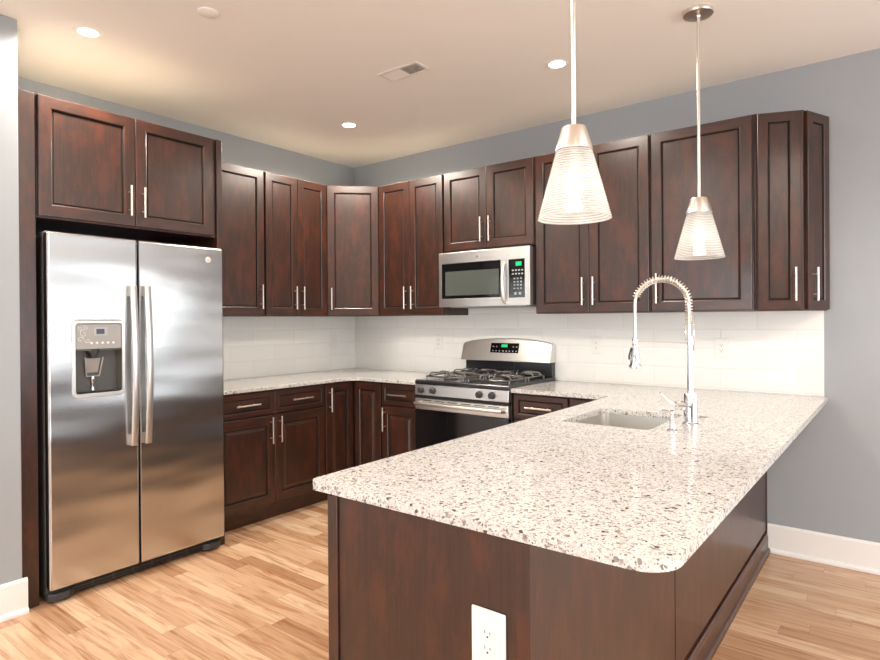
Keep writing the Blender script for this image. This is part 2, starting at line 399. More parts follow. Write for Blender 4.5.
# ------------------------------------------------------------------ joinery
TH = .019
def bar_handle(parent, p0, p1, label=None):
    # bar pull standing off a face whose outward normal is local -y
    p0, p1 = Vector(p0), Vector(p1); o = Vector((0, -.030, 0)); d = p1-p0
    m = MB().tube([p0+o, p1+o], .0058, 12)
    for t in (.2, .8): m.tube([p0+d*t+Vector((0, .001, 0)), p0+d*t+o], .0045, 8)
    h = m.build('handle', 'nickel', parent)
    return h
def panel_mb(w, h, fr, raised):
    prof = [(0, 0, 0), (0, TH-.003, 0), (.003, TH, 1), (fr-.012, TH, 1), (fr-.007, TH-.003, 2), (fr-.004, TH-.010, 2), (fr, TH-.010, 0), (fr+.003, TH-.0075, 0)]
    if raised: prof += [(fr+.008, TH-.0075, 2), (fr+.024, TH-.002, 0)]
    m = MB(); rings = []
    for ins, d, _ in prof: rings.append([(ins, -d, ins), (w-ins, -d, ins), (w-ins, -d, h-ins), (ins, -d, h-ins)])
    for i in range(len(prof)-1):
        for k in range(4):
            a, b = rings[i], rings[i+1]; mi = 1 if k in (0, 2) else 0
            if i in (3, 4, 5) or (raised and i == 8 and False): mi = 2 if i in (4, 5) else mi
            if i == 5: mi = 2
            m.add([a[k], a[(k+1) % 4], b[(k+1) % 4], b[k]], [(0, 1, 2, 3)], mi)
    m.add(rings[-1], [(0, 1, 2, 3)], 0); m.add(rings[0], [(3, 2, 1, 0)], 0)
    return m
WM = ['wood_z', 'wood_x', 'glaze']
def door(parent, x, z, w, h, y=0, handle=None, raised=False, rotz=0, fr=.066, name='door', horiz=False):
    """handle: ('l'|'r', z0, z1) measured from door bottom, or 'h' for a horizontal drawer pull"""
    g = .0015
    m = panel_mb(w-2*g, h-2*g, fr, raised)
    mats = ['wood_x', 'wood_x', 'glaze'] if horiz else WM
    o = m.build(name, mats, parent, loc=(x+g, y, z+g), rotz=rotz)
    if rotz: o.location = (x, y, z+g)
    if handle == 'h':
        c = w/2-g; bar_handle(o, (c-.088, -TH, h/2), (c+.088, -TH, h/2))
    elif handle:
        hx = .034 if handle[0] == 'l' else w-2*g-.034
        bar_handle(o, (hx, -TH, handle[1]), (hx, -TH, handle[2]))
    return o
def cab_box(parent, w, d, z0, z1, name='cabinet_box', y1=-.002):
    return MB().box(.0005, w-.0005, -d, y1, z0, z1).build(name, 'wood_z', parent, bevel=.001, seg=1)

def wall_cab(label, loc, rotz, w, doors, z0=B, z1=T, d=.305, grp='dark wood wall cabinets', frame=0):
    t = empty('wall_cabinet', label, 'cabinet', loc, rotz, None)
    cab_box(t, w, d, z0, z1)
    MB().box(.006, w-.006, -d+.004, -.004, z1+.0002, z1+.0016).build('bounce_board', 'bounce_plywood', t)  # unseen pale board added to reflect downlight onto the ceiling
    n = len(doors); e = .006
    dw = (w-2*e)/n
    for k, hd in enumerate(doors):
        door(t, e+k*dw, z0+.004, dw, z1-z0-.008, -d-.001, (hd, .045, .22))
    return t
LW = PI/2
# left wall: local x runs along +y, local -y faces +x
wall_cab('dark wood wall cabinet with one wide door, right beside the refrigerator enclosure', (0, -1.807, 0), LW, .599, 'r')
wall_cab('dark wood double-door wall cabinet on the left wall, between single-door cabinet and corner', (0, -1.207, 0), LW, .597, 'rl')
wall_cab('tall dark wood double-door wall cabinet between corner cabinet and microwave', (.61, 0, 0), 0, .661, 'rl')
wall_cab('short dark wood double-door wall cabinet directly above the microwave', (1.272, 0, 0), 0, .762, 'rl', z0=1.842)
wall_cab('tall dark wood double-door wall cabinet just right of the microwave, behind nearer pendant', (2.035, 0, 0), 0, .762, 'rl')
wall_cab('dark wood wall cabinet with one very wide door, behind the farther pendant', (2.798, 0, 0), 0, .547, 'l')
# diagonal corner cabinet
t = empty('corner_wall_cabinet', 'diagonal corner wall cabinet with one door catching a pale sheen', 'cabinet')
MB().prism([(.002, -.002), (.002, -.609), (.305, -.609), (.609, -.305), (.609, -.002)], B, T).build('cabinet_box', 'wood_z', t, bevel=.001, seg=1)
MB().prism([(.006, -.006), (.006, -.600), (.300, -.600), (.600, -.300), (.600, -.006)], T+.0002, T+.0016).build('bounce_board', 'bounce_plywood', t)
L_ = .305*math.sqrt(2)
door(t, .305+.010*.707+.0007, B+.004, L_-.020, T-B-.008, -.609+.010*.707-.0007, ('l', .045, .22), rotz=PI/4)
# angled end cabinet
t = empty('angled_end_cabinet', 'narrow two-door angled cabinet closing the right end of the wall cabinets', 'cabinet')
A0 = Vector((3.346, -.305)); s = .233; a1, a2 = R(22.5), R(67.5)
A1 = A0+Vector((math.cos(a1), math.sin(a1)))*s; A2 = A1+Vector((math.cos(a2), math.sin(a2)))*s
MB().prism([(3.3465, -.002), tuple(A0+Vector((.0005, 0))), tuple(A1), (A2.x, -.002)], B, T).build('cabinet_box', 'wood_z', t, bevel=.001, seg=1)
MB().prism([(3.352, -.006), (3.352, -.300), (3.552, -.212), (3.640, -.006)], T+.0002, T+.0016).build('bounce_board', 'bounce_plywood', t)
for P0, a, hd in ((A0, a1, 'r'), (A1, a2, 'l')):
    q = P0+Vector((math.cos(a), math.sin(a)))*.012+Vector((math.sin(a), -math.cos(a)))*.001
    door(t, q.x, B+.004, s-.024, T-B-.008, q.y, (hd, .045, .22), rotz=a, fr=.058)

# refrigerator enclosure
t = empty('refrigerator_cabinet', 'deep dark wood double-door cabinet above the refrigerator', 'cabinet', (0, -2.785, 0), LW)
MB().box(0.001, .938, -.715, -.002, 1.842, T).build('cabinet_box', 'wood_z', t)
MB().box(.006, .932, -.710, -.006, T+.0002, T+.0016).build('bounce_board', 'bounce_plywood', t)
door(t, .004, 1.848, .456, T-1.848-.004, -.716, ('r', .05, .21)); door(t, .460, 1.848, .455, T-1.848-.004, -.716, ('l', .05, .21))
tag(MB().box(.002, .726, -2.861, -2.79, 0, T-.004).build('refrigerator_side_panel', 'wood_z', bevel=.002), 'tall dark wood end panel between refrigerator and grey wall on the left', 'panel')
tag(MB().box(.002, .731, -1.8455, -1.810, 0, T-.002).build('refrigerator_side_panel', 'wood_z', bevel=.002), 'tall dark wood panel on the right side of the refrigerator', 'panel')

# ------------------------------------------------------------------ base cabinets
TOE = .10
def base_box(t, w, d=.609, top=.880):
    MB().box(.0005, w-.0005, -d, -.002, TOE, top).build('cabinet_box', 'wood_z', t, bevel=.001, seg=1)
    MB().box(.0005, w-.0005, -.555, -.54, 0, TOE-.001).build('toe_kick', 'wood_x', t)
DZ0, DZ1, WZ0, WZ1 = .125, .712, .720, .876
t = empty('base_cabinet', 'dark wood base cabinet with two drawers over two doors, next to refrigerator', 'cabinet', (0, -1.808, 0), LW)
base_box(t, .893)
for k, hd in enumerate('rl'):
    door(t, .006+k*.4405, DZ0, .4405, DZ1-DZ0, -.61, (hd, .40, .575), True)
    door(t, .006+k*.4405, WZ0, .4405, WZ1-WZ0, -.61, 'h', False, name='drawer_front', fr=.042, horiz=True)
t = empty('corner_base_cabinet', 'dark wood corner base cabinet with a folding pair of narrow doors', 'cabinet')
m = MB().prism([(.002, -.002), (.002, -.913), (.609, -.913), (.609, -.609), (.913, -.609), (.913, -.002)], TOE, .88); m.build('cabinet_box', 'wood_z', t)
m = MB().box(.54, .555, -.913, -.555, 0, TOE-.001).box(.54, .913, -.555, -.54, 0, TOE-.001); m.build('toe_kick', 'wood_x', t)
door(t, .61, DZ0, .278, WZ1-DZ0, -.911, ('l', .545, .72), True, rotz=PI/2)
door(t, .633, DZ0, .276, WZ1-DZ0, -.61, None, True)
t = empty('base_cabinet', 'narrow dark wood base cabinet with one drawer and one door, left of range', 'cabinet', (.914, 0, 0))
base_box(t, .357)
door(t, .006, DZ0, .345, DZ1-DZ0, -.61, ('l', .40, .575), True); door(t, .006, WZ0, .345, WZ1-WZ0, -.61, 'h', False, name='drawer_front', fr=.042, horiz=True)
t = empty('base_cabinet', 'dark wood base cabinet with drawer fronts between range and sink peninsula', 'cabinet', (2.037, 0, 0))
base_box(t, .723)
for x, w, h in ((.006, .372, 'h'), (.384, .300, None)):
    door(t, x, DZ0, w, DZ1-DZ0, -.61, ('l', .40, .575) if h else None, True); door(t, x, WZ0, w, WZ1-WZ0, -.61, h, False, name='drawer_front', fr=.042, horiz=True)

# peninsula
PX0, PX1, PY = 2.778, 3.332, -2.785
t = empty('peninsula_cabinet', 'long dark wood peninsula base under the speckled counter, with end panel and outlet', 'cabinet')
# hollow box, open beneath the sink
m = MB().box(PX0, PX1, PY+.001, -1.72, TOE, .88).box(PX0, PX1, -.98, -.002, TOE, .88).box(PX0, PX1, -1.72, -.98, TOE, .60)
m.box(PX0, PX0+.012, -1.72, -.98, .6, .88).box(PX1-.02, PX1, -1.72, -.98, .6, .88)
m.build('cabinet_box', 'wood_y', t)
MB().box(PX0+.06, PX0+.075, PY, -.66, 0, TOE-.001).build('toe_kick', 'wood_y', t)
# end panel with applied stiles
m = MB().box(PX0-.012, 3.351, PY-.014, PY, 0, .882)
m.build('end_panel', 'wood_z', t, bevel=.001, seg=1)
MB().box(PX0-.014, PX0+.022, PY-.020, PY-.0145, 0, .882).build('corner_stile', 'wood_z', t, bevel=.002)
MB().box(3.336, 3.368, PY-.020, PY-.0145, 0, .882).build('corner_stile', 'wood_z', t, bevel=.002)
# back panels towards the seating side, with a seam
MB().box(PX1+.001, 3.350, PY+.0005, -1.770, .124, .882).build('back_panel', 'wood_z', t, bevel=.0012, seg=1)
MB().box(PX1+.001, 3.350, -1.760, -.026, .124, .882).build('back_panel', 'wood_z', t, bevel=.0012, seg=1)
MB().box(PX1+.001, 3.354, -.021, -.001, .0, .882).build('scribe_strip', 'wood_z', t, bevel=.001, seg=1)
prof = [(0, 0), (.026, 0), (.026, .018), (.020, .026), (.013, .030), (.013, .088), (.010, .094), (.010, .103), (.004, .110), (0, .112)]
v = [((3.3505+d*.85) if d else PX1+.001, PY-.014, z) for d, z in prof]+[((3.3505+d*.85) if d else PX1+.001, -.0275, z) for d, z in prof]; n = len(prof)
MB().add(v, [tuple(range(n)), tuple(range(n, 2*n))]+[(i, (i+1) % n, n+(i+1) % n, n+i) for i in range(n)]).build('base_moulding', 'wood_y', t)
# kitchen-side doors (face -x): local frame rotated by -90 degrees
for y0, w in ((-.66, .30), (-.97, .40), (-1.375, .40), (-1.78, .47), (-2.255, .52)):
    door(t, PX0-.001, DZ0, w-.005, DZ1-DZ0+.012, y0, ('r', .40, .575), True, rotz=-PI/2)
MB().box(PX0-.009, PX0-.0005, PY+.002, -.66, .735, .878).build('apron', 'wood_y', t, bevel=.001, seg=1)

# ------------------------------------------------------------------ countertops
Q0 = .885
o = slab('countertop', fillet([(.001, -.001), (.001, -1.806), (.648, -1.806), (.648, -.648), (1.2705, -.648), (1.2705, -.001)], [0, 0, 0, .10, 0, 0]), [], Q0, CT, 'quartz', bevel=.004, seg=3)
tag(o, 'L-shaped speckled quartz countertop running from refrigerator round the corner to the range', 'countertop')
SX0, SX1, SY0, SY1 = 2.822, 3.195, -1.558, -1.09
hole = fillet(rect(SX0, SX1, SY0, SY1), [.025]*4, 4)
o = slab('countertop', fillet([(2.0375, -.001), (2.0375, -.648), (2.68, -.648), (2.690, -2.807), (3.645, -2.807), (3.652, -.001)], [0, 0, .02, .03, .075, 0], 8), [hole], Q0, CT, 'quartz', bevel=.006, seg=3)
tag(o, 'large speckled white quartz peninsula countertop with sink cutout and rounded corners', 'countertop')

# ------------------------------------------------------------------ backsplash
t = empty('tile_backsplash', 'glossy white subway tile backsplash between counters and wall cabinets', 'backsplash')
MB().box(.0085, 3.633, -.0085, -.0005, CT+.0005, B-.0005).box(1.274, 2.032, -.0085, -.0005, B-.0005, 1.43).build('back_tiles', 'tile_x', t)
MB().box(.0005, .0085, -1.806, -.0005, CT+.0005, B-.0005).build('side_tiles', 'tile_y', t)

# ------------------------------------------------------------------ outlets
def outlet(name, label, cat, loc, rotz, w=.075, h=.12, kind='duplex', grp=None):
    # local -y is outwards
    t = empty(name, label, cat, loc, rotz, grp)
    MB().box(-w/2, w/2, -.006, -.0005, -h/2, h/2).build('cover_plate', 'white_plastic', t, bevel=.003)
    rw, rh = .0165, .0335
    m = MB().box(-rw, rw, -.0085, -.006, -rh, rh)
    if kind == 'duplex':
        for s in (-1, 1):
            c = s*.0165
            m.box(-.0075, -.0055, -.0089, -.0084, c+.000, c+.0075, 1).box(.0055, .0075, -.0089, -.0084, c+.000, c+.0065, 1)
            m.lathe([(.0026, -.0089), (.0026, -.0084)], (0, 0, c-.006), 10, 1, axis='y')
    elif kind == 'switch':
        m.box(-.012, .012, -.0115, -.0085, -.027, .027)
    m.build('receptacle' if kind == 'duplex' else 'rocker', ['white_plastic', 'slot'], t, bevel=.0004, seg=1)
    return t
outlet('wall_outlet', 'white duplex outlet on tile between range and faucet', 'outlet', (2.33, -.0085, 1.164), 0)
outlet('wall_outlet', 'white duplex outlet on tile to the right of the faucet', 'outlet', (3.116, -.0085, 1.162), 0)
outlet('wall_outlet', 'white duplex outlet on tile just left of the range', 'outlet', (.985, -.0085, 1.162), 0)
outlet('wall_switch', 'white rocker switch plate on the left wall tile near the corner', 'switch', (.0085, -.265, 1.163), PI/2, kind='switch')
outlet('wall_outlet', 'large white duplex outlet on the dark end panel of the peninsula', 'outlet', (3.266, PY-.0142, .655), 0, w=.086, h=.134)

# ------------------------------------------------------------------ refrigerator (front faces +x)
t = empty('refrigerator', 'large stainless steel side-by-side refrigerator with ice and water dispenser', 'refrigerator')
FX, FY0, FYm, FY1 = .788, -2.766, -2.342, -1.848
MB().box(.03, .728, FY0+.004, -1.868, .03, 1.755).build('body', 'fridge_side', t, bevel=.004)
dz0, dz1 = .070, 1.772
DY0, DY1, DZ_0, DZ_1 = -2.657, -2.421, .977, 1.343
ldoor = slab('door', rect(FY0, FYm-.004, dz0, dz1), [fillet(rect(DY0, DY1, DZ_0, DZ_1), [.022]*4, 5)], .735, FX, 'steel', t, axis='x', bevel=.010, seg=4)
rdoor = slab('door', rect(FYm+.004, FY1, dz0, dz1), [], .735, FX, 'steel', t, axis='x', bevel=.010, seg=4)
# handles
def fridge_handle(y, door_):
    m = MB(); n = 22; zs = [.70+(1.53-.70)*k/(n-1) for k in range(n)]
    secs = []
    for z in zs:
        u = (z-.70)/.83; xo = FX+.030+.024*math.sin(PI*u); hw = .0165; dp = .016
        secs.append([(xo-dp, y-hw, z), (xo-.004, y-hw, z), (xo, y-hw+.006, z), (xo, y+hw-.006, z), (xo-.004, y+hw, z), (xo-dp, y+hw, z)])
    v = [p for s in secs for p in s]; k6 = 6
    m.add(v, [(i*6+k, i*6+(k+1) % 6, (i+1)*6+(k+1) % 6, (i+1)*6+k) for i in range(n-1) for k in range(6)], 0, True)
    m.add(v, [tuple(range(6)), tuple(range(len(v)-6, len(v)))])
    for z0, z1 in ((.70, .755), (1.475, 1.53)): m.box(FX+.001, FX+.022, y-.013, y+.013, z0, z1)
    m.build('handle', 'steel_plain', door_, bevel=.0015)
fridge_handle(-2.378, ldoor); fridge_handle(-2.305, rdoor)
# emblem
m = MB().lathe([(.0175, FX+.0005), (.0175, FX+.003), (.015, FX+.0035)], (0, -1.94, 1.697), 28, 0, axis='x')
mt = Matrix.Translation((FX+.004, -1.94, 1.697)) @ Matrix(((0, 0, 1), (1, 0, 0), (0, 1, 0))).to_4x4()
m.text('GE', .019, mt, 1); m.build('emblem', ['nickel', 'white_plastic'], rdoor)
# dispenser
dm = (DY0+DY1)/2
m = MB()
m.box(.700, .706, DY0, DY1, DZ_0, DZ_1).box(.706, FX-.012, DY0, DY0+.006, DZ_0, DZ_1).box(.706, FX-.012, DY1-.006, DY1, DZ_0, DZ_1)
m.box(.706, FX-.006, DY0+.006, DY1-.006, DZ_0, DZ_0+.012).box(.706, FX-.012, DY0+.006, DY1-.006, 1.20, 1.206)
dsp = m.build('dispenser', 'cavity', ldoor)
# frame: rounded ring
out = fillet(rect(DY0-.006, DY1+.006, DZ_0-.006, DZ_1+.006), [.024]*4, 5); inn = fillet(rect(DY0+.009, DY1-.009, DZ_0+.012, DZ_1-.008), [.014]*4, 5)
slab('dispenser_frame', out, [inn], FX-.006, FX+.006, 'steel_plain', ldoor, axis='x', bevel=.002)
MB().box(.712, FX-.001, DY0+.010, DY1-.010, 1.208, DZ_1-.009).build('control_panel', 'grey_plastic', ldoor, bevel=.002)
m = MB().box(FX-.001, FX+.0006, dm-.025, dm+.040, 1.275, 1.315, 1); m.box(FX+.0006, FX+.0012, dm-.012, dm+.026, 1.282, 1.308, 0)
m.build('display', ['blue_screen', 'key'], ldoor)
m = MB()
for k in range(5): MB().lathe([(.006, FX-.001), (.006, FX+.0006)], (0, dm-.045+.026*k+.01, 1.238), 12, 0, axis='x').build('button', 'white_plastic', ldoor)
# curling flourish
for cx_, cz_, rr, s0 in ((-.085, 1.255, .016, 0), (-.07, 1.285, .020, 1.5), (-.052, 1.25, .013, 3), (-.09, 1.31, .012, 4.5), (-.06, 1.315, .012, 2.2)):
    pts = [(FX-.0002, dm+cx_+rr*(1-k/16)*math.cos(s0+k*.5), cz_+rr*(1-k/16)*math.sin(s0+k*.5)) for k in range(15)]
    m.tube(pts, .0011, 5)
m.build('flourish', 'white_plastic', ldoor)
m = MB().lathe([(.030, 1.207), (.030, 1.196), (.017, 1.178), (.015, 1.165)], (.752, dm-.012, 0), 20); m.build('nozzle', 'dark_plastic', ldoor)
MB().add([(.745, dm-.045, 1.16), (.745, dm+.025, 1.16), (.725, dm+.017, 1.075), (.725, dm-.037, 1.075), (.735, dm-.045, 1.16), (.735, dm+.025, 1.16), (.715, dm+.017, 1.075), (.715, dm-.037, 1.075)],
         [(0, 1, 2, 3), (4, 7, 6, 5), (0, 4, 5, 1), (3, 2, 6, 7), (0, 3, 7, 4), (1, 5, 6, 2)]).tube([(.757, dm-.052, 1.165), (.738, dm-.040, 1.07), (.738, dm+.020, 1.07), (.757, dm+.032, 1.165)], .004, 8).build('paddle', 'grey_plastic', ldoor, bevel=.002)
m = MB().lathe([(.008, 1.07), (.010, 1.05), (.006, 1.03), (.009, 1.0)], (.735, dm-.01, 0), 12); m.build('water_spout', 'chrome', ldoor)
m = MB()
for k in range(9): m.box(.716, FX-.014, DY0+.02+.0225*k, DY0+.028+.0225*k, DZ_0+.0125, DZ_0+.017)
m.build('drip_tray', 'dark_plastic', ldoor)
# base grille, feet, hinge covers
m = MB().box(.70, .745, FY0+.012, FY1-.012, .018, .064)
m.build('base_grille', 'dark_plastic', t, bevel=.003)
m = MB()
for k in range(7):
    y0 = FY0+.11+.100*k
    for z in (.026, .043): m.box(.745, .7475, y0, y0+.088, z, z+.010)
m.build('grille_slot', 'black_matte', t)
for y_ in (FY0+.003, FY1-.118): MB().prism([(.700, y_), (.752, y_), (.772, y_+.03), (.772, y_+.085), (.752, y_+.115), (.700, y_+.115)], .008, .046).build('foot_cover', 'dark_plastic', t, bevel=.006, seg=2)
MB().box(.66, .73, FY0+.01, FY0+.07, 1.7555, 1.78).build('hinge_cover', 'grey_plastic', t, bevel=.006)

# ------------------------------------------------------------------ range
RX0, RX1 = 1.2725, 2.0335
rc = (RX0+RX1)/2
t = empty('gas_range', 'stainless steel gas range with black cooktop set between the counters', 'range')
MB().box(RX0+.002, RX1-.002, -.625, -.03, .02, .895).build('body', 'enamel', t, bevel=.003)
m = MB().prism([(-.665, .897), (-.665, .918), (-.655, .927), (-.03, .934), (-.03, .897)], RX0+.0005, RX1-.0005, axis='x'); m.build('cooktop', 'enamel', t, bevel=.003)
cpn = MB().prism([(-.655, .822), (-.668, .824), (-.664, .896), (-.63, .896), (-.63, .822)], RX0+.002, RX1-.002, axis='x').build('control_panel', 'steel_plain', t, bevel=.002)
for x in (1.335, 1.437, 1.815, 1.912):
    m = MB().lathe([(.024, -.668), (.024, -.673), (.019, -.680), (.018, -.692), (.014, -.696)], (x, 0, .860), 22, axis='y')
    m.box(x-.0045, x+.0045, -.704, -.69, .842, .878); m.build('knob', 'dark_plastic', cpn, bevel=.0015)
MB().box(RX0+.004, RX1-.004, -.655, -.626, .800, .820).build('vent_gap', 'black_matte', t)
od = MB().box(RX0+.003, RX1-.003, -.668, -.627, .725, .799).build('oven_door', 'steel_plain', t, bevel=.003)
MB().box(RX0+.003, RX1-.003, -.667, -.627, .235, .7245).build('oven_glass', 'black_gloss', od, bevel=.003)
m = MB()
for k in range(6): m.box(RX0+.07+.108*k, RX0+.15+.108*k, -.6685, -.6675, .785, .790)
m.build('door_vent', 'black_matte', od)
hp = [(RX0+.03, -.669, .765), (RX0+.033, -.705, .768)]+[(RX0+.033+(RX1-RX0-.066)*k/10, -.705-.010*math.sin(PI*k/10), .768) for k in range(1, 10)]+[(RX1-.033, -.705, .768), (RX1-.03, -.669, .765)]
MB().tube(hp, .0115, 12).build('handle', 'steel_plain', od)
MB().box(RX0+.003, RX1-.003, -.662, -.627, .075, .228).build('storage_drawer', 'steel_plain', t, bevel=.004)
MB().box(RX0+.02, RX1-.02, -.58, -.05, 0, .0195).build('plinth', 'black_matte', t)
# backguard
MB().box(RX0+.012, RX1-.012, -.060, -.0095, .9345, 1.06).build('backguard_riser', 'enamel', t, bevel=.002)
n = 16
arc = [(RX0+.002+(RX1-RX0-.004)*k/n) for k in range(n+1)]
def topz(x): u = (x-rc)/((RX1-RX0)/2); return 1.203-.030*u*u-.012*abs(u)**8
front_b = [(x, -.118, 1.035) for x in arc]; front_t = [(x, -.075, topz(x)) for x in arc]
back_t = [(x, -.012, topz(x)) for x in arc]; back_b = [(x, -.012, 1.035) for x in arc]
v = front_b+front_t+back_t+back_b; q = n+1
fs = []
for a in range(4):
    b = (a+1) % 4
    fs += [(a*q+i, a*q+i+1, b*q+i+1, b*q+i) for i in range(n)]
fs += [(0, q, 2*q, 3*q), (n, q+n, 2*q+n, 3*q+n)]
bgd = MB().add(v, fs).build('backguard', 'steel_plain', t, bevel=.006, seg=3)
def on_bg(x, z, off): return (x, -.118+(z-1.035)/(topz(x)-1.035)*.043-off, z)
def bgquad(m, x0, x1, z0, z1, off, mi=0, sk=0):
    a = [on_bg(x0-sk, z0, off), on_bg(x1-sk, z0, off), on_bg(x1+sk, z1, off), on_bg(x0+sk, z1, off)]
    b = [on_bg(x0-sk, z0, -.004), on_bg(x1-sk, z0, -.004), on_bg(x1+sk, z1, -.004), on_bg(x0+sk, z1, -.004)]
    m.add(a+b, [(0, 1, 2, 3), (4, 7, 6, 5), (0, 4, 5, 1), (1, 5, 6, 2), (2, 6, 7, 3), (3, 7, 4, 0)], mi)
m = MB(); bgquad(m, 1.535, 1.775, 1.097, 1.168, .0012, 0)
bgquad(m, 1.628, 1.678, 1.138, 1.158, .0022, 1)
for k in range(8):
    if k in (3, 4): continue
    x = 1.553+k*.0285; bgquad(m, x, x+.010, 1.107, 1.114, .0022, 2)
    if k < 2 or k > 5: bgquad(m, x, x+.010, 1.138, 1.145, .0022, 2)
bgquad(m, 1.640, 1.652, 1.107, 1.114, .0022, 2); bgquad(m, 1.667, 1.679, 1.107, 1.114, .0022, 2)
m.build('display', ['black_gloss', 'green_led', 'key'], bgd)
# burners and grates
for bx in (RX0+.19, RX1-.19):
    for by in (-.50, -.21):
        MB().lathe([(.052, .932), (.052, .940), (.040, .944), (.040, .950), (.034, .953), (0, .954)], (bx, by, 0), 24).build('burner', ['iron'], t)
for gx0, gx1 in ((RX0+.045, rc-.022), (rc+.022, RX1-.045)):
    m = MB(); gz = .962; cxm = (gx0+gx1)/2
    def loop(x0, x1, y0, y1, z):
        p = fillet(rect(x0, x1, y0, y1), [.03]*4, 4); p.append(p[0]); m.tube([(a, b, z) for a, b in p], .0052, 8, cap=False)
    loop(gx0, gx1, -.615, -.365, .950); loop(gx0, gx1, -.345, -.095, .950)
    for yc in (-.50, -.21):
        for s in (-1, 1):
            # raised fingers bent up from the frame
            xe = gx0 if s < 0 else gx1
            for dy in (-.055, .055):
                m.tube([(xe, yc+dy, .950), (xe-s*.012, yc+dy, .968), (xe-s*.03, yc+dy, .973), (cxm+s*.045, yc+dy*.45, .973)], .0050, 8)
            m.tube([(cxm+s*.055, yc-.125+.01, .950), (cxm+s*.055, yc-.10, .971), (cxm+s*.025, yc-.04, .973)], .0050, 8)
            m.tube([(cxm+s*.055, yc+.125-.01, .950), (cxm+s*.055, yc+.10, .971), (cxm+s*.025, yc+.04, .973)], .0050, 8)
    for x in (gx0, gx1):
        for y in (-.585, -.12, -.375, -.335): m.tube([(x, y, .930), (x, y, .950)], .006, 8)
    m.build('grate', 'iron', t)

# ------------------------------------------------------------------ microwave
t = empty('microwave', 'stainless steel over-the-range microwave with black window and keypad', 'microwave')
MY, MZ0, MZ1, MX0, MX1 = -.385, 1.435, 1.828, 1.2745, 2.0325
MB().box(MX0+.004, MX1-.004, -.345, -.0095, MZ0+.004, MZ1-.004).build('body', 'dark_plastic', t, bevel=.002)
mxs = 1.863
md = slab('door', rect(MX0, mxs, MZ0, MZ1), [rect(MX0+.026, 1.806, 1.494, 1.748)], MY, -.346, 'steel_plain', t, axis='y', bevel=.002)
md2 = slab('control_face', rect(mxs+.0015, MX1, MZ0, MZ1), [rect(1.868, 1.992, 1.487, 1.746)], MY, -.346, 'steel_plain', t, axis='y', bevel=.002)
MB().box(MX0+.027, 1.805, MY+.001, -.347, 1.495, 1.747).build('window', 'black_gloss', md)
MB().box(MX0+.060, 1.790, MY+.0003, MY+.001, 1.516, 1.69).build('window_screen', 'mw_screen', md)
hp = [(1.842, MY-.001, 1.725), (1.842, MY-.022, 1.712)]+[(1.842, MY-.022-.018*math.sin(PI*k/10), 1.712-.245*k/10) for k in range(1, 10)]+[(1.842, MY-.022, 1.467), (1.842, MY-.001, 1.454)]
MB().tube(hp, [.011]*2+[.0125]*9+[.011]*2, 12).build('handle', 'steel_plain', md)
kp = MB().box(1.869, 1.991, MY+.0005, -.347, 1.488, 1.745).build('keypad', 'black_gloss', t)
MB().box(1.925, 1.968, MY-.0006, MY+.0005, 1.70, 1.728).build('display', 'green_led', kp)
def key(x0, x1, z0, z1): MB().box(x0, x1, MY-.0004, MY+.0005, z0, z1).build('key', 'key', kp)
for r_ in range(4):
    for c_ in range(3): key(1.908+.025*c_, 1.920+.025*c_, 1.545+.022*r_, 1.554+.022*r_)
for r_ in range(2):
    for c_ in range(4): key(1.895+.024*c_, 1.909+.024*c_, 1.642+.024*r_, 1.652+.024*r_)
for c_ in range(2): key(1.912+.035*c_, 1.930+.035*c_, 1.507, 1.524)
m = MB().lathe([(.016, MY-.0003), (.016, MY-.0028), (.0135, MY-.0033)], (1.617, 0, 1.784), 28, axis='y')
m.text('GE', .017, Matrix.Translation((1.617, MY-.0036, 1.784)) @ Matrix.Rotation(PI/2, 4, 'X'), 1); m.build('emblem', ['nickel', 'dark_plastic'], md)
m = MB().box(MX0+.06, MX1-.06, -.33, -.06, MZ0-.004, MZ0+.0035); m.build('underside_filter', 'grey_plastic', t)

# ------------------------------------------------------------------ sink and faucet
t = empty('sink', 'rectangular stainless steel undermount sink set in the peninsula counter', 'sink')
e = .006; x0, x1, y0, y1 = SX0-e, SX1+e, SY0-e, SY1+e; zb, w = .70, .003
ro = fillet(rect(x0, x1, y0, y1), [.03]*4, 5); ri = fillet(rect(x0+.008, x1-.008, y0+.008, y1-.008), [.03]*4, 5); n = len(ro)
rim = fillet(rect(x0-.012, x1+.012, y0-.012, y1+.012), [.035]*4, 5)
v = [(*p, .8835) for p in rim]+[(*p, .8835) for p in ro]+[(*p, zb+.02) for p in ri]+[(p[0]*.9+(x0+x1)*.05, p[1]*.9+(y0+y1)*.05, zb) for p in ri]
v += [(*p, .880) for p in rim]+[(p[0], p[1], .880) for p in fillet(rect(x0-w, x1+w, y0-w, y1+w), [.03]*4, 5)]+[(*p, zb-w) for p in fillet(rect(x0-w, x1+w, y0-w, y1+w), [.03]*4, 5)]
fs = []
for a, b in ((0, 1), (1, 2), (2, 3), (0, 4), (4, 5), (5, 6)): fs += [(a*n+i, a*n+(i+1) % n, b*n+(i+1) % n, b*n+i) for i in range(n)]
fs += [tuple(range(3*n, 4*n)), tuple(range(6*n, 7*n))]
bs = MB().add(v, fs, 0, False).build('basin', 'steel_sink', t)
cxs, cys = (SX0+SX1)/2, (SY0+SY1)/2
MB().lathe([(.055, zb+.0005), (.052, zb+.004), (.040, zb+.002), (.036, zb+.001)], (cxs, cys, 0), 28).build('drain', 'chrome', t)

FXc, FYc = 3.290, -1.34
t = empty('faucet', 'tall chrome spring-neck kitchen faucet standing beside the sink', 'faucet', (FXc, FYc, CT))
MB().lathe([(.033, .0005), (.033, .006), (.028, .010), (.0262, .012), (.0262, .125), (.024, .128), (.022, .128)], n=32).build('base', 'chrome', t)
MB().tube([(0, 0, .128), (0, 0, .355)], .0115, 20).build('riser_tube', 'chrome', t)
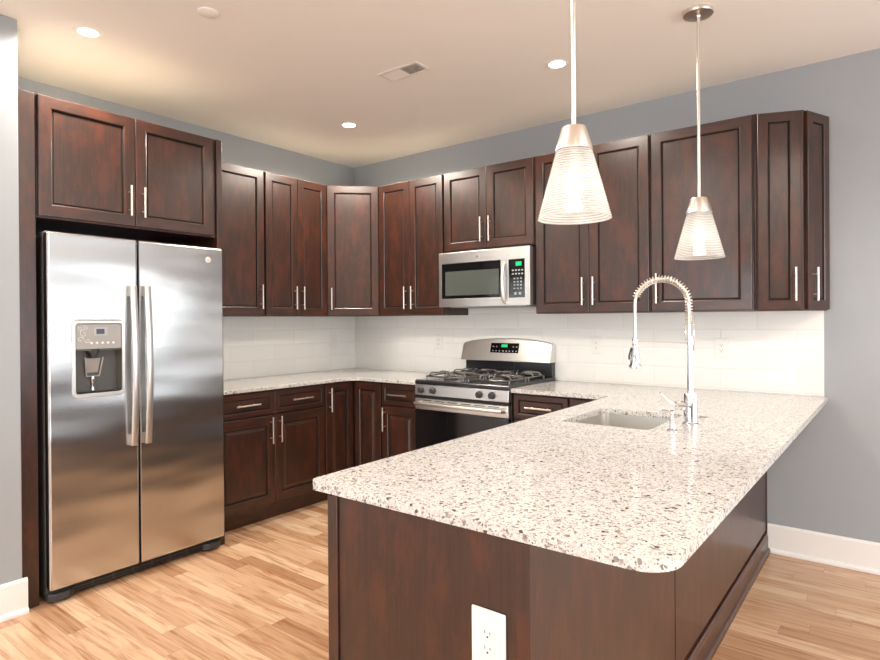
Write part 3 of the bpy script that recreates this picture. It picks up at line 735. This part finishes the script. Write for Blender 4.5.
# hose path: up, over, down to the spray head
pts = []
z0 = .34; Rr = .110
for k in range(10): pts.append(Vector((-.004, 0, z0+(.49-z0)*k/10)))
for k in range(33):
    a = PI*k/32; pts.append(Vector((-.004-Rr+Rr*math.cos(a), 0, .49+Rr*.95*math.sin(a)-.0*k)))
for k in range(1, 12): pts.append(Vector((-.004-2*Rr, 0, .49-.145*k/11)))
MB().tube(pts, .0068, 12).build('hose', 'nickel', t)
# coil around the riser and arch
def coil(path, i0, i1, turns, rad, wire):
    seg = path[i0:i1+1]; cum = [0]
    for a, b in zip(seg, seg[1:]): cum.append(cum[-1]+(b-a).length)
    tot = cum[-1]; out = []; N_ = turns*12
    for k in range(N_+1):
        d = tot*k/N_; j = max(i for i in range(len(cum)) if cum[i] <= d+1e-9); j = min(j, len(seg)-2)
        f = (d-cum[j])/(cum[j+1]-cum[j]); p = seg[j].lerp(seg[j+1], f)
        tj = (seg[min(j+2, len(seg)-1)]-seg[j]).normalized() if j else (seg[1]-seg[0]).normalized()
        nrm = Vector((0, 1, 0)); bn = tj.cross(nrm).normalized(); a = 2*PI*turns*k/N_
        out.append(p+(nrm*math.cos(a)+bn*math.sin(a))*rad)
    return MB().tube(out, wire, 6)
coil(pts, 4, 39, 34, .0135, .0026).build('spring', 'nickel', t)
MB().tube([(.014, 0, .30), (.014, 0, .44)], .003, 8).tube([(-.018, -.004, .34), (-.018, -.004, .41)], .0035, 8).tube([(-.018, -.004, .342), (0, 0, .342)], .003, 8).build('guide_rod', 'chrome', t)
MB().tube([(0, 0, .330), (-.224, 0, .333)], .0022, 8).lathe([(.0135, .325), (.0135, .341)], (0, 0, 0), 20).build('support_arm', 'chrome', t)
hx = -.004-2*Rr
sh = MB().lathe([(.0105, .350), (.0125, .345), (.0125, .318), (.011, .312), (.014, .300), (.020, .255), (.021, .238), (.027, .228), (.027, .222), (.022, .218), (.0, .218)], (hx, 0, 0), 28)
sh.build('spray_head', 'chrome', t)
MB().tube([(hx-.016, -.0, .306), (hx-.026, -.0, .272), (hx-.026, 0, .255)], .004, 8).build('trigger', 'dark_plastic', t)
m = MB().tube([(0, -.0, .075), (-.045, -.022, .077)], .018, 20).tube([(-.045, -.022, .077), (-.052, -.026, .078)], .014, 16)
m.build('valve', 'chrome', t)
MB().tube([(-.048, -.024, .078), (-.075, -.052, .100), (-.098, -.070, .128)], [.0055, .0045, .0040], 10).build('lever', 'chrome', t)
t = empty('soap_dispenser', 'small chrome soap dispenser on the counter in front of the faucet', 'soap dispenser', (3.273, -1.525, CT))
MB().lathe([(.021, .0005), (.021, .004), (.013, .010), (.0105, .022), (.0100, .040), (.012, .044), (.012, .052), (.006, .056), (.006, .068)], n=24).build('base', 'chrome', t)
MB().lathe([(.0085, .066), (.0095, .070), (.0095, .078), (0, .081)], n=18).tube([(0, 0, .073), (-.035, .004, .075), (-.052, .006, .068)], [.006, .005, .004], 10).build('pump_spout', 'chrome', t)
tag(MB().lathe([(.020, CT+.0004), (.020, CT+.003), (.016, CT+.005), (0, CT+.0055)], (3.287, -1.13, 0), 28).build('hole_cover', 'nickel'), 'small flat round metal cap on the counter behind the faucet', 'hole cover')

# ------------------------------------------------------------------ ceiling fixtures
def spot(loc, power, col=(1, .93, .82), angle=164, blend=.35, size=.05, name='downlight_beam', parent=None):
    d = bpy.data.lights.new(name, 'SPOT'); d.energy = power; d.color = col; d.spot_size = R(angle); d.spot_blend = blend; d.shadow_soft_size = size
    o = bpy.data.objects.new(name, d); C.objects.link(o); o.location = loc
    if parent: o.parent = parent
    return o
DL = [((.868, -2.61), 'glowing round recessed ceiling light nearest the refrigerator wall', 72),
      ((.846, -.868), 'glowing round recessed ceiling light nearest the corner of the kitchen', 82),
      ((2.477, -.872), 'glowing round recessed ceiling light left of the nearer pendant rod', 30)]
for (x, y), lab, pw in DL:
    t = empty('recessed_light', lab, 'ceiling light', (x, y, H), group='recessed ceiling lights')
    MB().lathe([(.043, -.0005), (.045, -.003), (.058, -.004), (.061, -.0005)], n=32).build('trim_ring', 'trim_white', t)
    MB().lathe([(.0425, -.0005), (.0425, -.0025), (0, -.003)], n=32).build('lens', 'lamp', t)
    spot((0, 0, -.02), pw, parent=t)
# unseen lights of the same kind, added to brighten the open room
for x, y in ((2.48, -2.61), (2.0, -4.4), (5.0, -2.2), (4.7, -4.2), (2.5, -6.4), (5.2, -6.4), (6.9, -1.8), (6.9, -4.4)):
    t = empty('recessed_light', 'added unseen recessed ceiling light over the open room', 'ceiling light', (x, y, H), group='added lights over the living area')
    MB().lathe([(.043, -.0005), (.045, -.003), (.058, -.004), (.061, -.0005)], n=24).build('trim_ring', 'trim_white', t)
    MB().lathe([(.0425, -.0005), (.0425, -.0025), (0, -.003)], n=24).build('lens', 'lamp', t)
    spot((0, 0, -.02), 76 if x > 4 else 48, parent=t)
tag(MB().lathe([(.046, H-.0005), (.046, H-.006), (.040, H-.009), (0, H-.0095)], (1.489, -2.357, 0), 32).build('sprinkler_cover', 'paint_ceiling'), 'flush round off-white sprinkler cap on the ceiling', 'ceiling cap')
t = empty('ceiling_vent', 'rectangular white slotted air vent in the kitchen ceiling', 'vent', (1.757, -1.32, H))
hw, hd = .142, .068
slab('frame', rect(-hw, hw, -hd, hd), [rect(-hw+.02, hw-.02, -hd+.02, hd-.02)], -.006, -.0005, 'vent_white', t, bevel=.002)
MB().box(-hw+.02, hw-.02, -hd+.02, hd-.02, -.0012, -.0006).build('backing', 'vent_dark', t)
m = MB()
for k in range(19):
    x = -hw+.026+k*.0128; s = 1 if k < 10 else -1
    m.add([(x-.005, -hd+.02, -.0055 if s > 0 else -.0015), (x+.005, -hd+.02, -.0015 if s > 0 else -.0055), (x+.005, hd-.02, -.0015 if s > 0 else -.0055), (x-.005, hd-.02, -.0055 if s > 0 else -.0015)], [(0, 1, 2, 3)])
o = m.build('slats', 'vent_white', t); sd = o.modifiers.new('s', 'SOLIDIFY'); sd.thickness = .0008

# pendants
def pendant(x, y, zb, label, on=1):
    t = empty('pendant_light', label, 'pendant light', (x, y, zb), group='glass cone pendants over the peninsula')
    hz = H-zb
    MB().lathe([(.066, hz-.0005), (.067, hz-.012), (.064, hz-.018), (.050, hz-.021), (.012, hz-.023), (.010, hz-.030)], n=36).build('canopy', 'nickel', t)
    MB().tube([(0, 0, .27), (0, 0, hz-.02)], .0068, 14).build('rod', 'nickel', t)
    MB().lathe([(.007, .273), (.0345, .272), (.0358, .270), (.0550, .208), (.0550, .203), (.050, .203), (.032, .264), (0, .264)], n=40).build('cap', 'nickel', t)
    # ribbed cone, double walled
    pr = []; n = 27
    for k in range(n*4+1):
        u = k/(n*4); z = .204*(1-u); r = .052+(.1075-.052)*u
        pr.append((r+.0016*math.sin(2*PI*n*u), z))
    pr.append((.109, -.001)); inn = [(.105, 0), (.050, .201)]
    MB().lathe(pr+inn, n=48, close=True).build('shade', 'shade', t)
    MB().lathe([(.018, .263), (.018, .200), (.014, .193)], n=20).build('socket', 'white_plastic', t)
    MB().lathe([(.012, .194), (.014, .178), (.026, .150), (.030, .125), (.024, .102), (.010, .091), (0, .090)], n=24).build('bulb', 'bulb', t)
    d = bpy.data.lights.new('pendant_glow', 'POINT'); d.energy = .34*on; d.color = (1, .88, .72); d.shadow_soft_size = .03
    o = bpy.data.objects.new('pendant_glow', d); C.objects.link(o); o.parent = t; o.location = (0, 0, .07)
pendant(3.192, -2.206, 1.640, 'ribbed glass cone pendant light hanging nearer, over the counter edge')
pendant(3.238, -.985, 1.616, 'ribbed glass cone pendant light hanging farther back, above the faucet')
